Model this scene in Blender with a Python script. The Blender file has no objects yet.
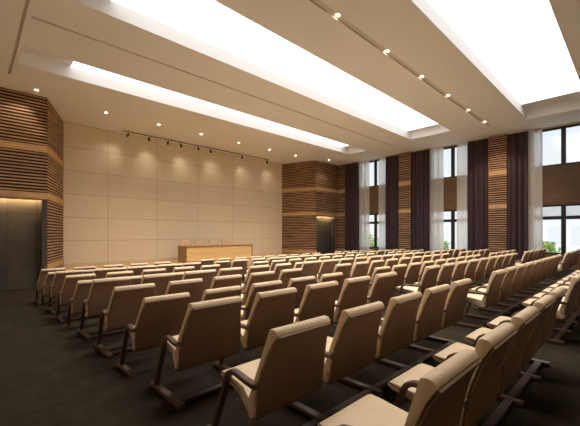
import bpy, bmesh, math, random
from mathutils import Vector, Matrix
random.seed(7)
S = bpy.context.scene
COL = S.collection

# ------------------------------------------------------------------ materials
def nodes(name):
    m = bpy.data.materials.new(name); m.use_nodes = True
    nt = m.node_tree; b = nt.nodes['Principled BSDF']
    return m, nt, b

def mat(name, col, rough=.6, metal=0.0, var=0.0, scale=8.0, bump=0.0, stretch=(1, 1, 1), spec=.5, detail=4.0):
    m, nt, b = nodes(name)
    b.inputs['Roughness'].default_value = rough
    b.inputs['Metallic'].default_value = metal
    b.inputs['Specular IOR Level'].default_value = spec
    tc = nt.nodes.new('ShaderNodeTexCoord'); mp = nt.nodes.new('ShaderNodeMapping')
    mp.inputs['Scale'].default_value = stretch
    nt.links.new(tc.outputs['Object'], mp.inputs['Vector'])
    no = nt.nodes.new('ShaderNodeTexNoise'); no.inputs['Scale'].default_value = scale
    no.inputs['Detail'].default_value = detail
    nt.links.new(mp.outputs['Vector'], no.inputs['Vector'])
    cr = nt.nodes.new('ShaderNodeValToRGB')
    cr.color_ramp.elements[0].position = .3; cr.color_ramp.elements[1].position = .7
    cr.color_ramp.elements[0].color = tuple(max(0, c * (1 - var)) for c in col) + (1,)
    cr.color_ramp.elements[1].color = tuple(min(1, c * (1 + var)) for c in col) + (1,)
    nt.links.new(no.outputs['Fac'], cr.inputs['Fac'])
    nt.links.new(cr.outputs['Color'], b.inputs['Base Color'])
    if bump:
        bp = nt.nodes.new('ShaderNodeBump'); bp.inputs['Strength'].default_value = bump
        bp.inputs['Distance'].default_value = .02
        nt.links.new(no.outputs['Fac'], bp.inputs['Height']); nt.links.new(bp.outputs['Normal'], b.inputs['Normal'])
    return m

def emit(name, col, strength):
    m = bpy.data.materials.new(name); m.use_nodes = True; nt = m.node_tree
    nt.nodes.clear()
    o = nt.nodes.new('ShaderNodeOutputMaterial'); e = nt.nodes.new('ShaderNodeEmission')
    e.inputs['Color'].default_value = tuple(col) + (1,); e.inputs['Strength'].default_value = strength
    nt.links.new(e.outputs[0], o.inputs['Surface'])
    return m

def glass_mat():
    m = bpy.data.materials.new('window_glass'); m.use_nodes = True; nt = m.node_tree; nt.nodes.clear()
    o = nt.nodes.new('ShaderNodeOutputMaterial'); mx = nt.nodes.new('ShaderNodeMixShader')
    t = nt.nodes.new('ShaderNodeBsdfTransparent'); g = nt.nodes.new('ShaderNodeBsdfGlossy')
    t.inputs['Color'].default_value = (.95, .97, .98, 1); g.inputs['Roughness'].default_value = .02
    mx.inputs[0].default_value = .06
    nt.links.new(t.outputs[0], mx.inputs[1]); nt.links.new(g.outputs[0], mx.inputs[2]); nt.links.new(mx.outputs[0], o.inputs['Surface'])
    return m

def sheer_mat():
    m = bpy.data.materials.new('sheer_fabric'); m.use_nodes = True; nt = m.node_tree; nt.nodes.clear()
    o = nt.nodes.new('ShaderNodeOutputMaterial'); mx = nt.nodes.new('ShaderNodeMixShader'); m2 = nt.nodes.new('ShaderNodeMixShader')
    t = nt.nodes.new('ShaderNodeBsdfTransparent'); d = nt.nodes.new('ShaderNodeBsdfDiffuse'); tl = nt.nodes.new('ShaderNodeBsdfTranslucent')
    d.inputs['Color'].default_value = (.97, .93, .88, 1); tl.inputs['Color'].default_value = (.98, .97, .96, 1)
    nz = nt.nodes.new('ShaderNodeTexNoise'); nz.inputs['Scale'].default_value = 60
    cr = nt.nodes.new('ShaderNodeMapRange'); cr.inputs['To Min'].default_value = .12; cr.inputs['To Max'].default_value = .20
    nt.links.new(nz.outputs['Fac'], cr.inputs['Value'])
    m2.inputs[0].default_value = .5
    nt.links.new(d.outputs[0], m2.inputs[1]); nt.links.new(tl.outputs[0], m2.inputs[2])
    nt.links.new(cr.outputs[0], mx.inputs[0])
    nt.links.new(m2.outputs[0], mx.inputs[1]); nt.links.new(t.outputs[0], mx.inputs[2]); nt.links.new(mx.outputs[0], o.inputs['Surface'])
    return m

def panel_mat(name, col, axis_u, u0, du, z0, dz, seam=.012, seam_mul=.72, rough=.55, var=.05):
    """flat panels with thin recessed seams: grid of joints at u0+k*du, z0+k*dz (object space metres)."""
    m, nt, b = nodes(name)
    b.inputs['Roughness'].default_value = rough; b.inputs['Specular IOR Level'].default_value = .25
    tc = nt.nodes.new('ShaderNodeTexCoord'); sp = nt.nodes.new('ShaderNodeSeparateXYZ')
    nt.links.new(tc.outputs['Object'], sp.inputs[0])
    def M(op, a, bb=None):
        n = nt.nodes.new('ShaderNodeMath'); n.operation = op
        for i, v in enumerate((a, bb)):
            if v is None: continue
            if isinstance(v, (int, float)): n.inputs[i].default_value = v
            else: nt.links.new(v, n.inputs[i])
        return n.outputs[0]
    def joint(src, o, d):
        f = M('FRACT', M('DIVIDE', M('SUBTRACT', src, o - seam / 2), d))
        return M('LESS_THAN', f, seam / d)
    def cell(src, o, d): return M('FLOOR', M('DIVIDE', M('SUBTRACT', src, o), d))
    U = sp.outputs[axis_u]; Z = sp.outputs['Z']
    j = M('MAXIMUM', joint(U, u0, du), joint(Z, z0, dz))
    cid = M('ADD', M('MULTIPLY', cell(U, u0, du), 3.7), M('MULTIPLY', cell(Z, z0, dz), 9.1))
    wn = nt.nodes.new('ShaderNodeTexWhiteNoise'); wn.noise_dimensions = '1D'; nt.links.new(cid, wn.inputs['W'])
    k = M('ADD', M('MULTIPLY', wn.outputs['Value'], var), 1 - var / 2)
    no = nt.nodes.new('ShaderNodeTexNoise'); no.inputs['Scale'].default_value = 2.2; no.inputs['Detail'].default_value = 6
    nt.links.new(tc.outputs['Object'], no.inputs['Vector'])
    k = M('MULTIPLY', k, M('ADD', M('MULTIPLY', no.outputs['Fac'], var * 1.5), 1 - var * .75))
    k = M('MULTIPLY', k, M('SUBTRACT', 1.0, M('MULTIPLY', j, 1 - seam_mul)))
    vm = nt.nodes.new('ShaderNodeVectorMath'); vm.operation = 'SCALE'
    vm.inputs[0].default_value = col; nt.links.new(k, vm.inputs['Scale'])
    nt.links.new(vm.outputs[0], b.inputs['Base Color'])
    return m

def slat_mat(name, col, var):
    """wood whose tone shifts from slat to slat and along the grain"""
    m, nt, b = nodes(name)
    b.inputs['Roughness'].default_value = .5; b.inputs['Specular IOR Level'].default_value = .3
    tc = nt.nodes.new('ShaderNodeTexCoord'); mp = nt.nodes.new('ShaderNodeMapping')
    mp.inputs['Scale'].default_value = (.9, .9, 9.0); nt.links.new(tc.outputs['Object'], mp.inputs['Vector'])
    no = nt.nodes.new('ShaderNodeTexNoise'); no.inputs['Scale'].default_value = 1.1; no.inputs['Detail'].default_value = 3
    nt.links.new(mp.outputs[0], no.inputs['Vector'])
    cr = nt.nodes.new('ShaderNodeValToRGB')
    cr.color_ramp.elements[0].position = .32; cr.color_ramp.elements[1].position = .68
    cr.color_ramp.elements[0].color = tuple(c * (1 - var) for c in col) + (1,)
    cr.color_ramp.elements[1].color = tuple(min(1, c * (1 + var)) for c in col) + (1,)
    nt.links.new(no.outputs['Fac'], cr.inputs['Fac']); nt.links.new(cr.outputs[0], b.inputs['Base Color'])
    return m

M = {}
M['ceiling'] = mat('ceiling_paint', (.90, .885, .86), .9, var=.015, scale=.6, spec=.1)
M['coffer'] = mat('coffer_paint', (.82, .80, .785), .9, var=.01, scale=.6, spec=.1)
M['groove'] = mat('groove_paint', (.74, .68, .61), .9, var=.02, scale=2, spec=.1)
M['wall'] = mat('wall_paint', (.66, .55, .42), .85, var=.02, scale=1, spec=.2)
M['stagewall'] = panel_mat('stage_wall_panels', (.80, .685, .53), 'X', 4.76, 2.34, .25, 1.04, seam=.03, seam_mul=.72)
M['darkpanel'] = panel_mat('dark_stone_panels', (.085, .07, .058), 'X', .97, .80, .45, .93, seam=.02, seam_mul=.55, var=.35, rough=.7)
M['slat'] = slat_mat('slat_wood', (.50, .305, .175), .36)
M['slatback'] = mat('slat_backing', (.016, .007, .004), .8, var=.1, scale=3)
M['band'] = mat('band_wood', (.58, .36, .17), .5, var=.18, scale=3, stretch=(.6, .6, 6), spec=.3)
M['spandrel'] = mat('spandrel_wood', (.15, .085, .045), .5, var=.2, scale=2.5, stretch=(3, .7, 6), spec=.3)
M['carpet'] = mat('carpet', (.028, .021, .0135), .97, var=.22, scale=5, bump=.15, spec=.05, detail=10)
M['stagefloor'] = mat('stage_floor_wood', (.62, .38, .14), .45, var=.12, scale=2, stretch=(.4, 5, 1))
M['leather'] = mat('tan_leather', (.69, .52, .335), .5, var=.05, scale=7, bump=.05, spec=.35)
M['leatherlight'] = mat('pale_leather', (.66, .45, .28), .5, var=.04, scale=7, spec=.35)
M['backpanel'] = mat('brown_back_panel', (.20, .117, .072), .55, var=.10, scale=3, stretch=(1, 1, 1), spec=.3)
M['darkwood'] = mat('dark_bent_wood', (.105, .058, .037), .38, var=.2, scale=9, stretch=(1, 1, 1), spec=.5)
M['beam'] = mat('dark_floor_beam', (.060, .034, .023), .5, var=.2, scale=9, spec=.3)
M['tablewood'] = mat('table_light_wood', (.74, .50, .22), .42, var=.08, scale=2, stretch=(.5, 2, 5), spec=.35)
M['tableframe'] = mat('table_frame_wood', (.34, .19, .085), .42, var=.12, scale=3, stretch=(.6, 2, 4), spec=.35)
M['curtain'] = mat('plum_curtain', (.074, .046, .054), .9, var=.12, scale=12, stretch=(1, 1, .1), spec=.1)
M['sheer'] = sheer_mat()
M['frame'] = mat('window_frame_metal', (.014, .011, .010), .45, var=.1, scale=4)
M['glass'] = glass_mat()
M['black'] = mat('black_metal', (.02, .018, .016), .4, var=.1, scale=6)
M['trim'] = mat('downlight_ring', (.75, .68, .58), .4, var=.02, scale=6)
M['panel_light'] = emit('ceiling_panel_glow', (1.0, .99, .97), 2.1)
M['lens'] = emit('downlight_lens', (1.0, .83, .58), 40.0)
M['spotlens'] = emit('spotlight_lens', (1.0, .85, .62), 14.0)
M['cove'] = emit('cove_strip_glow', (1.0, .70, .33), 85.0)
M['palepane'] = mat('pale_window', (.70, .72, .74), .5, var=.03, scale=1)
M['leaf'] = mat('shrub_leaves', (.30, .44, .10), .8, var=.45, scale=14)
M['ground'] = mat('outside_ground', (.74, .72, .66), .95, var=.1, scale=.4)
M['render'] = mat('pale_render', (.80, .80, .80), .9, var=.03, scale=.5)
M['roof'] = mat('grey_roof', (.50, .50, .51), .9, var=.05, scale=1)

# ------------------------------------------------------------------ mesh helpers
class MB:
    def __init__(self): self.bm = bmesh.new()
    def box(self, x0, x1, y0, y1, z0, z1, bev=0.0, mtx=None):
        r = bmesh.ops.create_cube(self.bm, size=1.0)
        vs = r['verts']
        c = Vector(((x0 + x1) / 2, (y0 + y1) / 2, (z0 + z1) / 2)); d = Vector((x1 - x0, y1 - y0, z1 - z0))
        for v in vs: v.co = Vector((v.co.x * d.x, v.co.y * d.y, v.co.z * d.z)) + c
        if bev:
            es = list({e for v in vs for e in v.link_edges})
            rr = bmesh.ops.bevel(self.bm, geom=es, offset=bev, segments=2, affect='EDGES', profile=.5)
            vs = list({v for f in rr['faces'] for v in f.verts} | {v for v in vs if v.is_valid})
        if mtx is not None:
            for v in vs: v.co = mtx @ v.co
        return self
    def prism(self, prof, x0, x1, bev=0.0, seg=2):
        """profile [(y,z)] extruded along x"""
        a = [self.bm.verts.new((x0, y, z)) for y, z in prof]; b = [self.bm.verts.new((x1, y, z)) for y, z in prof]
        n = len(prof)
        fa = self.bm.faces.new(a); fb = self.bm.faces.new(b[::-1])
        fs = [fa, fb]
        for i in range(n): fs.append(self.bm.faces.new((a[i], b[i], b[(i + 1) % n], a[(i + 1) % n])))
        bmesh.ops.recalc_face_normals(self.bm, faces=fs)
        if bev:
            es = list(set(fa.edges) | set(fb.edges))
            bmesh.ops.bevel(self.bm, geom=es, offset=bev, segments=seg, affect='EDGES', profile=.5, clamp_overlap=True)
        return self
    def quad(self, *pts):
        self.bm.faces.new([self.bm.verts.new(p) for p in pts]); return self
    def ribbon(self, path, w, t, x):
        """flat bent strip: path [(y,z)], width w along x, thickness t"""
        P = [Vector(p) for p in path]; L = []; R = []
        for i, p in enumerate(P):
            d = (P[min(i + 1, len(P) - 1)] - P[max(i - 1, 0)]).normalized(); n = Vector((-d.y, d.x))
            L.append(p + n * t / 2); R.append(p - n * t / 2)
        return self.prism([(q.x, q.y) for q in L + R[::-1]], x - w / 2, x + w / 2, bev=.006, seg=1)
    def lathe(self, prof, seg=20, mtx=None):
        rings = []
        for r, z in prof:
            rings.append([self.bm.verts.new((r * math.cos(2 * math.pi * i / seg), r * math.sin(2 * math.pi * i / seg), z)) for i in range(seg)])
        for a, b in zip(rings, rings[1:]):
            for i in range(seg): self.bm.faces.new((a[i], a[(i + 1) % seg], b[(i + 1) % seg], b[i]))
        self.bm.faces.new(rings[0][::-1]); self.bm.faces.new(rings[-1])
        if mtx is not None:
            for rg in rings:
                for v in rg: v.co = mtx @ v.co
        return self
    def build(self, name, m, parent=None, loc=None, smooth=False, recalc=True):
        if recalc: bmesh.ops.recalc_face_normals(self.bm, faces=self.bm.faces)
        me = bpy.data.meshes.new(name); self.bm.to_mesh(me); self.bm.free()
        me.materials.append(m)
        if smooth:
            for p in me.polygons: p.use_smooth = True
            me.set_sharp_from_angle(angle=math.radians(38))
        o = bpy.data.objects.new(name, me); COL.objects.link(o)
        if parent: o.parent = parent
        if loc: o.location = loc
        return o

def thing(name, label, cat, loc=(0, 0, 0), rz=0.0, group=None):
    o = bpy.data.objects.new(name, None); COL.objects.link(o)
    o.location = loc; o.rotation_euler = (0, 0, rz); o.empty_display_size = .1
    tag(o, label, cat, group); return o
def tag(o, label, cat, group=None):
    o['label'] = label; o['category'] = cat
    if group: o['group'] = group
    return o
def struct(o): o['kind'] = 'structure'; return o
def sroot(name, loc=(0, 0, 0), rz=0.0):
    o = bpy.data.objects.new(name, None); COL.objects.link(o); o.location = loc; o.rotation_euler = (0, 0, rz)
    return struct(o)

# ------------------------------------------------------------------ measured dimensions
H = 6.51                      # ceiling height above the rear tier
EDGES = [3.95, 7.106, 10.262] # tier edges
XL, XR = -.9, 19.25
YB, YS = -3.0, 17.43
DROP = [0, -.101, -.232, -.342]
def floor_z(y): return DROP[sum(y > e for e in EDGES)]
ZF = floor_z(12)

# ------------------------------------------------------------------ floor
b = MB(); ys = [YB] + EDGES + [YS + .2]
for i in range(4):
    z = DROP[i]
    b.quad((XL, ys[i], z), (XR + .2, ys[i], z), (XR + .2, ys[i + 1], z), (XL, ys[i + 1], z))
    if i < 3: b.quad((XL, ys[i + 1], z), (XR + .2, ys[i + 1], z), (XR + .2, ys[i + 1], DROP[i + 1]), (XL, ys[i + 1], DROP[i + 1]))
struct(b.build('floor', M['carpet']))

# ------------------------------------------------------------------ ceiling with coffers and grooves
COF = [(1.03, 16.95, 11.12, 12.40), (1.03, 16.6, 6.18, 8.23), (1.03, 17.3, 1.31, 3.31)]
GRV = [(1.02, 17.15, 9.475, 9.565), (1.0, 17.07, 4.64, 4.80), (.855, .925, YB + .3, 13.4)]
D = .34
b = MB()
xs = sorted({XL, XR + .3} | {v for r in COF + GRV for v in r[:2]}); yy = sorted({YB, YS + .2} | {v for r in COF + GRV for v in r[2:]})
def hole(x, y): return any(r[0] < x < r[1] and r[2] < y < r[3] for r in COF + GRV)
vc = {}
def V(x, y):
    if (x, y) not in vc: vc[(x, y)] = b.bm.verts.new((x, y, H))
    return vc[(x, y)]
for x0, x1 in zip(xs, xs[1:]):
    for y0, y1 in zip(yy, yy[1:]):
        if not hole((x0 + x1) / 2, (y0 + y1) / 2): b.bm.faces.new((V(x0, y0), V(x0, y1), V(x1, y1), V(x1, y0)))
ceil = struct(b.build('ceiling', M['ceiling'], recalc=False))
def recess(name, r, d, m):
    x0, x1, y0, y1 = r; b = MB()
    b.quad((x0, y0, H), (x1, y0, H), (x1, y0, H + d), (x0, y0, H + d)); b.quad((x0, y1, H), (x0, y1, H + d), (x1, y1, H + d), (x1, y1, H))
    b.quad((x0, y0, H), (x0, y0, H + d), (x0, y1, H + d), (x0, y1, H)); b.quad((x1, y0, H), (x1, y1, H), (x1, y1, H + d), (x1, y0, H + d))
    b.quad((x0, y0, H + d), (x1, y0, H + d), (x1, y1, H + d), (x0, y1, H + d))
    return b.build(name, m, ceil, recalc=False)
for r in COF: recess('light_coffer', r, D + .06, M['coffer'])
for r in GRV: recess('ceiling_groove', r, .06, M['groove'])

# luminous panels lying in the coffers
cl_lab = ['narrow glowing ceiling light panel in the coffer closest to the stage wall',
          'wide glowing ceiling light panel in the middle coffer of the ceiling',
          'widest looking glowing ceiling light panel at top right, closest to the camera']
for r, xe, lb, pw in zip(COF, (16.3, 16.2, 16.2), cl_lab, (1.0, 1.15, .62)):
    t = thing('ceiling_light_panel', lb, 'ceiling light', (2.3, r[2], H + D), group='luminous ceiling panels')
    L = xe - 2.3; W = r[3] - r[2]
    MB().box(0, L, .01, W - .01, .0, .012).build('diffuser', M['panel_light'], t)
    MB().box(0, L, .02, W - .02, .014, .05).build('housing', M['trim'], t)
    al = bpy.data.lights.new('panel_lamp', 'AREA'); al.shape = 'RECTANGLE'; al.size = L - .1; al.size_y = W - .7
    al.energy = 19.5 * L * W * pw; al.color = (1.0, .975, .94); al.spread = math.radians(110)
    ao = bpy.data.objects.new('panel_lamp', al); COL.objects.link(ao); ao.parent = t; ao.location = (L / 2, W / 2, -.012)

# ------------------------------------------------------------------ walls
# stage wall
struct(MB().box(2.6, 16.3, YS, YS + .15, ZF, H).build('wall_stage', M['stagewall']))
BANDS = [(4.51, 4.75), (2.84, 3.07), (.27, .50)]
PITCH = .112
def slat_panel(parent, L, z0, z1, bands=True, depth=.032):
    """slats on the local xz plane, running along +x from 0 to L, standing out toward local -y"""
    b = MB(); g = MB(); z = z1 - .03
    blocked = [bd for bd in BANDS if bd[1] <= z1 + .01 and bd[0] >= z0 - .01] if bands else []
    top = z1
    segs = []
    for lo, hi in sorted(blocked, reverse=True): segs.append((hi, top)); top = lo
    segs.append((z0, top))
    for lo, hi in segs:
        n = max(1, round((hi - lo) / PITCH)); p = (hi - lo) / n
        for i in range(n):
            zc = lo + p * (i + .5); b.box(0, L, -depth, -.002, zc - p * .2, zc + p * .2)
    if segs: b.build('wall_slats', M['slat'], parent)
    else: b.bm.free()
    if blocked:
        for lo, hi in blocked: g.box(0, L, -depth - .006, -.002, lo + .006, hi - .006)
        g.build('wood_band', M['band'], parent)
    else: g.bm.free()

def slat_wall(name, p0, p1, z0, z1, thick=.12):
    d = Vector((p1[0] - p0[0], p1[1] - p0[1])); L = d.length
    r = sroot(name, (p0[0], p0[1], 0), math.atan2(d.y, d.x))
    MB().box(0, L, 0, thick, z0, z1).build('wall_backing', M['slatback'], r)
    slat_panel(r, L, z0, z1)
    return r
YF = 14.8; YFR = 15.0
CL = (2.03, YF); CRr = (16.72, YFR)
slat_wall('wall_front_left', (XL, YF), CL, 2.80, H)                 # above the left doorway
slat_wall('wall_return_left', CL, (2.97, YS), ZF, H)
slat_wall('wall_return_right', (15.95, YS), CRr, ZF, H)
slat_wall('wall_front_right', CRr, (XR + .1, YFR), 2.78, H)
r = slat_wall('wall_jamb_right', CRr, (16.87, YFR), ZF, 2.76)
r = slat_wall('wall_jamb_right', (18.85, YFR), (XR + .1, YFR), ZF, 2.76)
slat_wall('wall_right_corner', (XR - .02, YFR), (XR - .02, 14.15), ZF, H)

# recessed dark doorways with a warm cove strip
def doorway(name, x0, x1, y, mtl):
    r = sroot(name, (0, 0, 0))
    b = MB().box(x0, x1, y + .30, y + .38, ZF, 2.95); b.build('door_panel', M['darkpanel'], r)
    j = MB().box(x0 - .05, x0, y + .125, y + .38, ZF, 2.95); j.box(x1, x1 + .05, y + .125, y + .38, ZF, 2.95)
    j.box(x0, x1, y + .125, y + .30, 2.90, 2.95); j.box(x1 - .10, x1 + .05, y - .02, y - .002, ZF, 2.79); j.build('door_jamb', M['darkpanel'], r)
    MB().box(x0 + .03, x1 - .03, y + .13, y + .17, 2.85, 2.89).build('cove_light', mtl, r)
    return r
doorway('door_1', XL, 1.98, YF, M['cove'])
doorway('door_2', 16.87, 18.85, YFR, M['cove'])

# side and rear walls
struct(MB().box(XL - .15, XL, YB, YF + .3, ZF, H).build('wall_left', M['wall']))
struct(MB().box(XL - .15, XR + .3, YB - .15, YB, ZF, H).build('wall_back', M['wall']))

# window wall
WC = [12.0, 7.12, 2.34]; HW = 1.15
r = sroot('wall_right')
b = MB(); prev = YB
for c in sorted(WC):
    b.box(XR, XR + .22, prev, c - HW, ZF, H); prev = c + HW
    b.box(XR, XR + .22, c - HW, c + HW, ZF, .66); b.box(XR, XR + .22, c - HW, c + HW, 6.44, H)
b.box(XR, XR + .22, prev, YFR + .2, ZF, H)
b.build('wall_face', M['wall'], r)
b = MB()
for c in WC: b.box(XR + .02, XR + .18, c - HW, c + HW, 2.93, 4.70)
b.build('spandrel_panel', M['spandrel'], r)
b = MB()
for c in WC: b.box(XR - .012, XR, c - HW, c + HW, ZF + .02, .66)
b.build('sill_panel', M['spandrel'], r)
for n, c in enumerate(WC):
    w = sroot('window_%d' % (n + 1), (XR + .10, c, 0))
    f = MB(); m3 = [(-HW, -HW + .06), (-.84, -.78), (-.085, .085), (.78, .84), (HW - .06, HW)]
    for z0, z1 in ((4.70, 6.44), (.66, 2.93)):
        f.box(-.05, .05, -HW, HW, z0, z0 + .07); f.box(-.05, .05, -HW, HW, z1 - .09, z1)
        for a, bb in m3: f.box(-.055, .055, a, bb, z0 + .07, z1 - .09)
    for (_, a), (bb, _) in zip(m3, m3[1:]): f.box(-.05, .05, a, bb, 2.25, 2.40)
    f.build('window_frame', M['frame'], w)
    for k, ((_, a), (bb, _)) in enumerate(zip(m3, m3[1:])):
        for z0, z1 in ((4.77, 6.35), (.73, 2.25), (2.40, 2.84)):
            MB().box(-.004, .004, a, bb, z0, z1).build('window_pane', M['glass'], w)

# slatted piers between the dark curtains
for k, (y0, y1) in enumerate(((9.38, 10.15), (4.46, 5.25), (-.45, .35))):
    z0 = floor_z(y0)
    r = sroot('wall_pillar', (XR - .27, y1, 0), -math.pi / 2)
    MB().box(0, y1 - y0, 0, .26, z0, H).build('wall_backing', M['slatback'], r)
    slat_panel(r, y1 - y0, z0, H)

# ------------------------------------------------------------------ curtains
def curtain(name, label, cat, y0, y1, x, amp, period, m, group, flare=0.0, gather=1.0):
    L = y1 - y0; zb = min(floor_z(y0), floor_z(y1)) if floor_z(y0) == floor_z(y1) else max(floor_z(y0), floor_z(y1))
    zb += .02; zt = H - .06
    t = thing(name, label, cat, (x, (y0 + y1) / 2, zb), group=group)
    n = max(12, int(L / period * 10)); rows = 14
    b = MB(); g = []
    ph = random.random() * 6
    for j in range(rows + 1):
        fz = j / rows; row = []
        for i in range(n + 1):
            u = i / n; yv = (u - .5) * L * (1 + flare * (1 - fz) * (abs(u - .5) * 2))
            th = 2 * math.pi * u * L / period + ph
            a = amp * (1 - .35 * fz) * (.75 + .25 * math.sin(th * .37 + ph))
            xo = a * math.sin(th) + .35 * a * math.sin(2 * th + ph + .4 * math.sin(3 * fz))
            row.append(b.bm.verts.new((xo, yv + .25 * a * math.sin(2 * th), fz * (zt - zb))))
        g.append(row)
    for j in range(rows):
        for i in range(n): b.bm.faces.new((g[j][i], g[j][i + 1], g[j + 1][i + 1], g[j + 1][i]))
    b.build('curtain_fabric', m, t, smooth=True)
    MB().box(-.03, .03, -L / 2, L / 2, zt - zb, zt - zb + .05).build('curtain_rail', M['trim'], t)
    return t
dark = [(13.12, 14.22, 'dark plum curtain in the far corner beside the slatted stage-side wall'),
        (10.17, 11.05, 'dark plum curtain left of the farther slatted pillar'),
        (8.24, 9.36, 'dark plum curtain right of the farther slatted pillar'),
        (5.27, 6.27, 'dark plum curtain left of the nearer slatted pillar'),
        (3.60, 4.44, 'dark plum curtain right of the nearer slatted pillar, beside rightmost window')]
for y0, y1, lb in dark: curtain('drape_curtain', lb, 'curtain', y0, y1, XR - .25, .095, .24, M['curtain'], 'dark plum curtains')
sheers = [(12.36, 13.25, 'white sheer curtain on the left side of the farthest window'),
          (10.95, 11.68, 'white sheer curtain on the right side of the farthest window'),
          (7.55, 8.36, 'white sheer curtain on the left side of the middle window'),
          (6.15, 6.84, 'white sheer curtain on the right side of the middle window'),
          (3.08, 3.72, 'white sheer curtain on the left edge of the rightmost window')]
for y0, y1, lb in sheers: curtain('sheer_curtain', lb, 'sheer curtain', y0, y1, XR - .10, .028, .12, M['sheer'], 'white sheer curtains')

# ------------------------------------------------------------------ stage platform, table, chairs on it
ZS = .19
t = sroot('trim_stage_platform', (0, 0, 0))
def stage_poly(z0, z1, ins=0):
    b = MB(); pts = [(2.40, 14.0), (16.35, 14.0), (16.55, 15.0), (15.80, YS - .01), (3.05, YS - .01), (2.15 + .06, 14.9)]
    lo = [b.bm.verts.new((x, y, z0)) for x, y in pts]; hi = [b.bm.verts.new((x, y, z1)) for x, y in pts]
    b.bm.faces.new(lo[::-1]); b.bm.faces.new(hi)
    for i in range(len(pts)): k = (i + 1) % len(pts); b.bm.faces.new((lo[i], lo[k], hi[k], hi[i]))
    return b
stage_poly(ZF, ZS - .03).build('stage_base', M['stagefloor'], t)
stage_poly(ZS - .03, ZS).build('stage_top', M['stagefloor'], t)

TX0, TX1, TY0, TY1 = 7.49, 11.48, 15.0, 15.85; TH = .81
t = thing('stage_table', 'long light wooden panel table with darker frame on the stage', 'table', ((TX0 + TX1) / 2, (TY0 + TY1) / 2, ZS))
hx, hy = (TX1 - TX0) / 2, (TY1 - TY0) / 2
MB().box(-hx - .02, hx + .02, -hy - .02, hy + .02, TH - .05, TH, .006).build('tabletop', M['tableframe'], t)
MB().box(-hx + .06, hx - .06, -hy + .012, -hy + .04, .06, TH - .052).build('front_panel', M['tablewood'], t)
for s in (-1, 1):
    MB().box(min(s * hx, s * (hx - .055)), max(s * hx, s * (hx - .055)), -hy, hy, 0, TH - .052, .004).build('end_panel', M['tableframe'], t)
MB().box(-hx + .06, hx - .06, -hy + .008, -hy + .05, 0, .058).build('plinth', M['tableframe'], t)
MB().box(-hx + .06, hx - .06, -hy + .05, hy - .02, TH - .18, TH - .155).build('shelf', M['tableframe'], t)

# ------------------------------------------------------------------ auditorium chair
W2 = .268; W2B = .342; PX = .764; AX = -.288; SF = .258
def back_shift(y, z):
    # the back stands a little steeper than the traced line: lower points sit further back
    k = min(1, max(0, (.965 - z) / .42)); f = 1 if y < .30 else max(.6, 1 - (y - .30) / .36)
    return (y - .072 * k * f, z + .012 * k + .030 * min(1, max(0, (.58 - z) / .2)))
def half_w(z): return W2 + (W2B - W2) * min(1, max(0, (.965 - z) / .36))
def taper(b, inset=0.0):
    for v in b.bm.verts:
        e = W2 - inset
        v.co.x *= (half_w(v.co.z) - inset) / e
    return b
def shifted(p): return [back_shift(y, z) for y, z in p]
def seat_prof(): return [(.200, .385), (.203, .354), (.225, .335), (.270, .334), (.35, .358), (.46, .400), (.60, .437), (.668, .452), (.700, .474), (.697, .497),
                         (.672, .512), (.61, .512), (.50, .496), (.40, .480), (.31, .468), (.275, .470), (.255, .455)]
def back_prof(): return [(-.019, .945), (-.018, .965), (-.003, .980), (.027, .984), (.052, .976), (.062, .955), (.104, .85), (.148, .74), (.190, .64),
                         (.226, .56), (.250, .505), (.262, .475), (.245, .452), (.207, .42), (.195, .42), (.186, .50), (.165, .60), (.131, .68), (.085, .78), (.038, .87)]
def panel_prof():
    a = [(-.021, .942), (.032, .87), (.079, .78), (.125, .68), (.159, .60), (.180, .50), (.190, .42), (.194, .38), (.197, .348), (.222, .328), (.270, .326), (.35, .350)]
    n = []
    for i, (y, z) in enumerate(a):
        p, q = a[max(i - 1, 0)], a[min(i + 1, len(a) - 1)]; d = Vector((q[0] - p[0], q[1] - p[1])).normalized()
        n.append((y - d.y * .013 * -1 * -1, z + d.x * .013 * -1) if False else (y + d.y * .013, z - d.x * .013))
    return a + n[::-1]
ARM = [(.080, .622), (.15, .615), (.22, .609), (.28, .606), (.35, .602), (.41, .600), (.455, .590), (.49, .568), (.512, .53), (.54, .45), (.62, .26), (.70, .055)]

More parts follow.
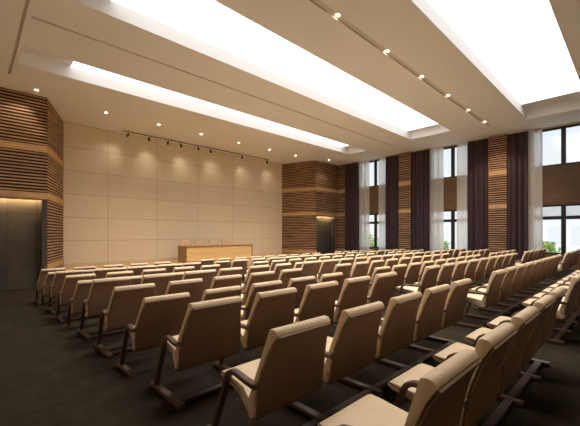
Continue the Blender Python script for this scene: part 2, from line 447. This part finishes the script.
def add_side(root, sgn):
    x = AX if sgn < 0 else -AX
    b = MB().ribbon(ARM, .052, .036, x)
    for v in b.bm.verts:                                   # the arm splays outward to meet the side of the back
        v.co.x += sgn * .064 * min(1, max(0, (.40 - v.co.y) / .30))
    b.build('armrest', M['darkwood'], root, smooth=True)
    MB().box(x - .034, x + .034, .13, .80, .012, .056, .008).build('foot_rail', M['darkwood'], root)
def floor_beam(root, x0, x1):
    for ch in list(root.children):
        if ch.name.startswith('floor_beam'): bpy.data.objects.remove(ch)
    MB().box(x0, x1, .20, .27, .018, .052, .006).build('floor_beam', M['beam'], root)
def seat_plan(b):
    for v in b.bm.verts:
        k = min(1, max(0, (v.co.y - .16) / .20)); v.co.x *= 1 + (SF / W2B - 1) * k
    return b
def make_chair(label, group, lea):
    t = thing('auditorium_chair', label, 'chair', group=group)
    b = taper(MB().prism(shifted(back_prof()), -W2, W2, bev=.016, seg=2)); b.build('backrest', lea, t, smooth=True)
    b = seat_plan(MB().prism(shifted(seat_prof()), -W2B, W2B, bev=.014, seg=2)); s = b.build('seat', lea, t, smooth=True)
    pb = taper(MB().prism(shifted(panel_prof()), -W2 + .014, W2 - .014, bev=.004, seg=1), .014)
    for v in pb.bm.verts:
        if v.co.z < .42: v.co.x *= 1 + (SF / W2B - 1) * min(1, max(0, (v.co.y - .155) / .20))
    pb.build('back_panel', M['backpanel'], t, smooth=True)
    for sx in (-1, 1):
        p = shifted(seat_prof()[3:10])
        seat_plan(MB().ribbon([(y, z + .038) for y, z in p[:-1]], .006, .006, sx * (W2B + .001))).build('piping', M['backpanel'], s)
    add_side(t, -1); floor_beam(t, AX + .038, AX + PX - .038)
    return t
def dup(root, loc, rz, label, group):
    r = root.copy(); COL.objects.link(r); r.location = loc; r.rotation_euler = (0, 0, rz); r['label'] = label; r['group'] = group
    for ch in list(root.children):
        c = ch.copy(); COL.objects.link(c); c.parent = r
        for g in ch.children:
            d = g.copy(); COL.objects.link(d); d.parent = c
    return r
ORD = ['first', 'second', 'third', 'fourth', 'fifth', 'sixth', 'seventh', 'eighth', 'ninth', 'tenth', 'eleventh']
BLOCKS = [('left block', 1.378, 5, 'left block of tan auditorium chairs'), ('middle block', 6.15, 9, 'middle block of tan auditorium chairs'),
          ('window block', 14.05, 5, 'window side block of tan auditorium chairs')]
YR0, DY = .625, 1.052
UNSEEN = set()
proto = make_chair('x', 'x', M['leather'])
endp = dup(proto, (0, 0, 0), 0, 'x', 'x'); add_side(endp, 1); floor_beam(endp, AX + .038, -AX - .038)
used = {0: False, 1: False}
for row in range(11):
    for bi, (bn, bx, n, grp) in enumerate(BLOCKS):
        for k in range(n):
            if (row, bi, k) in UNSEEN: continue
            rowtxt = 'row nearest the camera' if row == 0 else ('%s row from the camera' % ORD[row])
            seat = 'leftmost seat' if k == 0 else ('rightmost seat' if k == n - 1 else '%s seat from the left' % ORD[k])
            lb = 'tan leather chair, %s, %s, %s' % (rowtxt, bn, seat)
            y = YR0 + row * DY
            loc = (bx + .300 + PX * k, y + (-.02, -.065, 0, .03)[min(row, 3)], floor_z(y + .3))
            e = int(k == n - 1); src = endp if e else proto
            if not used[e]:
                used[e] = True; src.location = loc; src['label'] = lb; src['group'] = grp
            else: dup(src, loc, 0, lb, grp)
            
# chairs behind the stage table, facing the hall
sl = ['leftmost pale chair standing behind the stage table', 'second pale chair from the left behind the stage table',
      'third pale chair from the left behind the stage table', 'rightmost pale chair standing behind the stage table']
sp = None
for i, x in enumerate((8.26, 9.08, 9.91, 10.75)):
    if sp is None:
        sp = make_chair(sl[0], 'chairs behind the stage table', M['leatherlight']); sp.name = 'stage_chair'; add_side(sp, 1); floor_beam(sp, AX + .038, -AX - .038); o = sp
        sp.rotation_euler = (0, 0, math.pi); sp.location = (x, 16.62, ZS)
    else: o = dup(sp, (x, 16.62, ZS), math.pi, sl[i], 'chairs behind the stage table')
    o.scale = (.98, .98, 1.09)

# ------------------------------------------------------------------ downlights
def lamp(kind, name, parent, loc, energy, col, size=None, blend=.5, rot=(0, 0, 0), radius=.05):
    l = bpy.data.lights.new(name, kind); l.energy = energy; l.color = col
    if kind == 'SPOT': l.spot_size = math.radians(size); l.spot_blend = blend; l.shadow_soft_size = radius
    else: l.shadow_soft_size = radius
    o = bpy.data.objects.new(name, l); COL.objects.link(o); o.location = loc; o.rotation_euler = rot
    if parent: o.parent = parent
    return o
WARM = (1.0, .80, .56)
DLA = [(1.66, 14.22, 'recessed downlight above the left slatted wall'), (4.0, 14.92, 'recessed downlight over the stage, leftmost of its row'),
       (6.15, 14.92, 'recessed downlight over the stage, second from left in its row'), (8.25, 14.92, 'recessed downlight over the stage, third from left in its row'),
       (10.5, 14.92, 'recessed downlight over the stage, fourth from left in its row'), (12.66, 14.92, 'recessed downlight over the stage, fifth from left in its row'),
       (14.8, 14.92, 'recessed downlight over the stage, rightmost of its row'), (17.3, 14.28, 'recessed downlight in front of the far right dark doorway')]
DLB = [(6.04, 4.72, 'recessed downlight in the ceiling groove, topmost and nearest the camera')] + \
      [(x, 4.72, 'recessed downlight in the ceiling groove, %s from the top' % w) for x, w in ((8.19, 'second'), (10.3, 'third'), (12.39, 'fourth'), (14.45, 'fifth'))] + \
      [(16.5, 4.72, 'recessed downlight at the far end of the ceiling groove by the windows')]
def downlight(x, y, z, lb, grp, energy, size):
    t = thing('ceiling_downlight', lb, 'downlight', (x, y, z), group=grp)
    b = MB(); seg = 24
    for i in range(seg):
        a0, a1 = 2 * math.pi * i / seg, 2 * math.pi * (i + 1) / seg
        p = lambda r, zz, a: (r * math.cos(a), r * math.sin(a), zz)
        b.quad(p(.075, -.002, a0), p(.075, -.002, a1), p(.068, -.012, a1), p(.068, -.012, a0))
        b.quad(p(.068, -.012, a0), p(.068, -.012, a1), p(.050, -.012, a1), p(.050, -.012, a0))
        b.quad(p(.050, -.012, a0), p(.050, -.012, a1), p(.048, -.002, a1), p(.048, -.002, a0))
    b.build('trim_ring', M['trim'], t)
    MB().lathe([(.049, -.006), (.049, -.002)], 20).build('lens', M['lens'], t)
    lamp('SPOT', 'downlight_lamp', t, (0, 0, -.05), energy, WARM, size, .6, rot=(.10, .42, 0) if x < 3 else ((0, -.62, 0) if 16.2 < x < 17 else (0, 0, 0)), radius=.04)
for x, y, lb in DLA:
    downlight(x, y, H, lb, 'downlights along the stage', 110 if 3 < x < 16 else 75, 95)
for x, y, lb in DLB: downlight(x, y, H + .058, lb, 'downlights in the ceiling groove', 260 if x > 16 else 130, 70 if x > 16 else 90)

# ------------------------------------------------------------------ spotlight track
YT = 16.75
t = thing('lighting_track', 'thin dark lighting track on the ceiling before the stage wall', 'lighting track', (5.15, YT, H))
MB().box(0, 9.0, -.018, .018, -.10, -.065).build('rail', M['black'], t)
b = MB()
for k in range(5): b.box(.3 + k * 2.1, .33 + k * 2.1, -.008, .008, -.066, 0)
b.build('hanger', M['black'], t)
SPX = [(5.44, 4.35), (6.42, 6.63), (7.38, None), (8.09, 8.59), (9.10, None), (9.85, 10.62), (12.02, 12.9), (14.0, 15.0)]
spn = ['leftmost', 'second', 'third', 'fourth', 'fifth', 'sixth', 'seventh', 'rightmost']
for (x, tx), w in zip(SPX, spn):
    lb = ('small black spotlight hanging from the ceiling track, %s' % w) + ('' if w.endswith('most') else ' from the left')
    o = thing('track_spotlight', lb, 'spotlight', (x, YT, H - .10), group='spotlights on the ceiling track')
    aim = Vector(((tx if tx else x) - x, YS - YT, -1.7)); q = aim.to_track_quat('-Z', 'Y').to_matrix().to_4x4()
    MB().box(-.012, .012, -.012, .012, -.09, -.001).build('stem', M['black'], o)
    Mx = Matrix.Translation((0, 0, -.13)) @ q
    MB().lathe([(.040, .07), (.048, .05), (.052, -.05), (.062, -.10), (.055, -.10), (.045, -.07)], 16, Mx).build('housing', M['black'], o, smooth=True)
    if tx:
        MB().lathe([(.044, -.078), (.044, -.074)], 16, Mx).build('lens', M['spotlens'], o)
        L = lamp('SPOT', 'spot_lamp', o, (0, 0, 0), 25, (1.0, .88, .70), 84, 1.0, radius=.09)
        L.matrix_local = Matrix.Translation(Mx @ Vector((0, 0, -.13))) @ q

# ------------------------------------------------------------------ outside the windows
struct(MB().box(XR + .6, 90, -40, 70, ZF - .2, ZF - .1).build('ground_outside', M['ground']))
def shrub(x, y, r, h, lb):
    b = MB(); rnd = random.Random(int(x * 7 + y * 13))
    for i in range(420):
        a = rnd.random() * 6.283; e = math.acos(rnd.uniform(-.6, 1)); rr = r * rnd.uniform(.55, 1.0)
        c = Vector((rr * math.sin(e) * math.cos(a), rr * math.sin(e) * math.sin(a), h * .5 + h * .5 * math.cos(e) * rr / r))
        s = rnd.uniform(.10, .2); u = Vector((rnd.gauss(0, 1), rnd.gauss(0, 1), rnd.gauss(0, 1))).normalized(); v = u.orthogonal().normalized()
        b.quad(c - u * s, c + v * s * .6, c + u * s, c - v * s * .6)
    t = thing('shrub', lb, 'shrub', (x, y, ZF - .1), group='shrubs outside the windows')
    b.build('foliage', M['leaf'], t, recalc=False)
    MB().lathe([(.09, 0), (.05, h * .55)], 8).build('stem', M['spandrel'], t)
t = thing('building', 'pale low building with grey roof outside the rightmost window', 'building', (46, 5, ZF - .1))
b = MB().box(0, 8, -6, 9, 0, 4.0)
for k in range(8): b.box(-.15, 0, -5.8 + k * 2, -5.5 + k * 2, 0, 4.0)
b.build('facade', M['render'], t)
MB().prism([(-6.6, 4.0), (9.6, 4.0), (1.5, 6.0)], -.5, 8.5).build('roof', M['roof'], t)
for k in range(7): MB().box(-.06, -.002, -5.2 + k * 2, -4.1 + k * 2, .9, 2.9).build('window_pane', M['palepane'], t)
shrub(29, 4.9, 1.2, 1.75, 'round green shrub outside the left pane of the rightmost window')
shrub(27, 11.6, 1.4, 2.0, 'bright green shrub outside the middle window')
shrub(27, 18.3, 1.7, 2.3, 'bright green shrub outside the farthest window')

sl_ = bpy.data.lights.new('sun', 'SUN'); sl_.energy = 2.6; sl_.angle = .2; sl_.color = (1, .97, .93)
so = bpy.data.objects.new('sun', sl_); COL.objects.link(so); so.location = (60, -30, 40)
so.rotation_euler = Vector((.8, .35, -.75)).to_track_quat('-Z', 'Y').to_euler()
# ------------------------------------------------------------------ world
w = bpy.data.worlds.new('World'); S.world = w; w.use_nodes = True
nt = w.node_tree; bg = nt.nodes['Background']
tc = nt.nodes.new('ShaderNodeTexCoord'); sx = nt.nodes.new('ShaderNodeSeparateXYZ'); cr = nt.nodes.new('ShaderNodeValToRGB')
nt.links.new(tc.outputs['Generated'], sx.inputs[0]); nt.links.new(sx.outputs['Z'], cr.inputs['Fac'])
cr.color_ramp.elements[0].color = (1, 1, .98, 1); cr.color_ramp.elements[1].color = (.66, .80, .96, 1)
cr.color_ramp.elements[1].position = .7
nt.links.new(cr.outputs[0], bg.inputs['Color']); bg.inputs['Strength'].default_value = 1.15

# ------------------------------------------------------------------ camera
F, T, Y0 = 334.5, .806, 233.7
cam = bpy.data.cameras.new('camera'); cam.sensor_fit = 'HORIZONTAL'; cam.sensor_width = 36; cam.lens = F / 580 * 36
cam.shift_y = (Y0 - 213) / 580; cam.clip_start = .05
co = bpy.data.objects.new('camera', cam); COL.objects.link(co)
co.location = (0, 0, 1.6); co.rotation_euler = (math.pi / 2, 0, T - math.pi / 2)
S.camera = co

S.view_settings.view_transform = 'Standard'; S.view_settings.look = 'None'; S.view_settings.exposure = 0; S.view_settings.gamma = 1
S.cycles.use_denoising = True
S.cycles.max_bounces = 8; S.cycles.diffuse_bounces = 6; S.cycles.transparent_max_bounces = 12
S.cycles.sample_clamp_indirect = 6
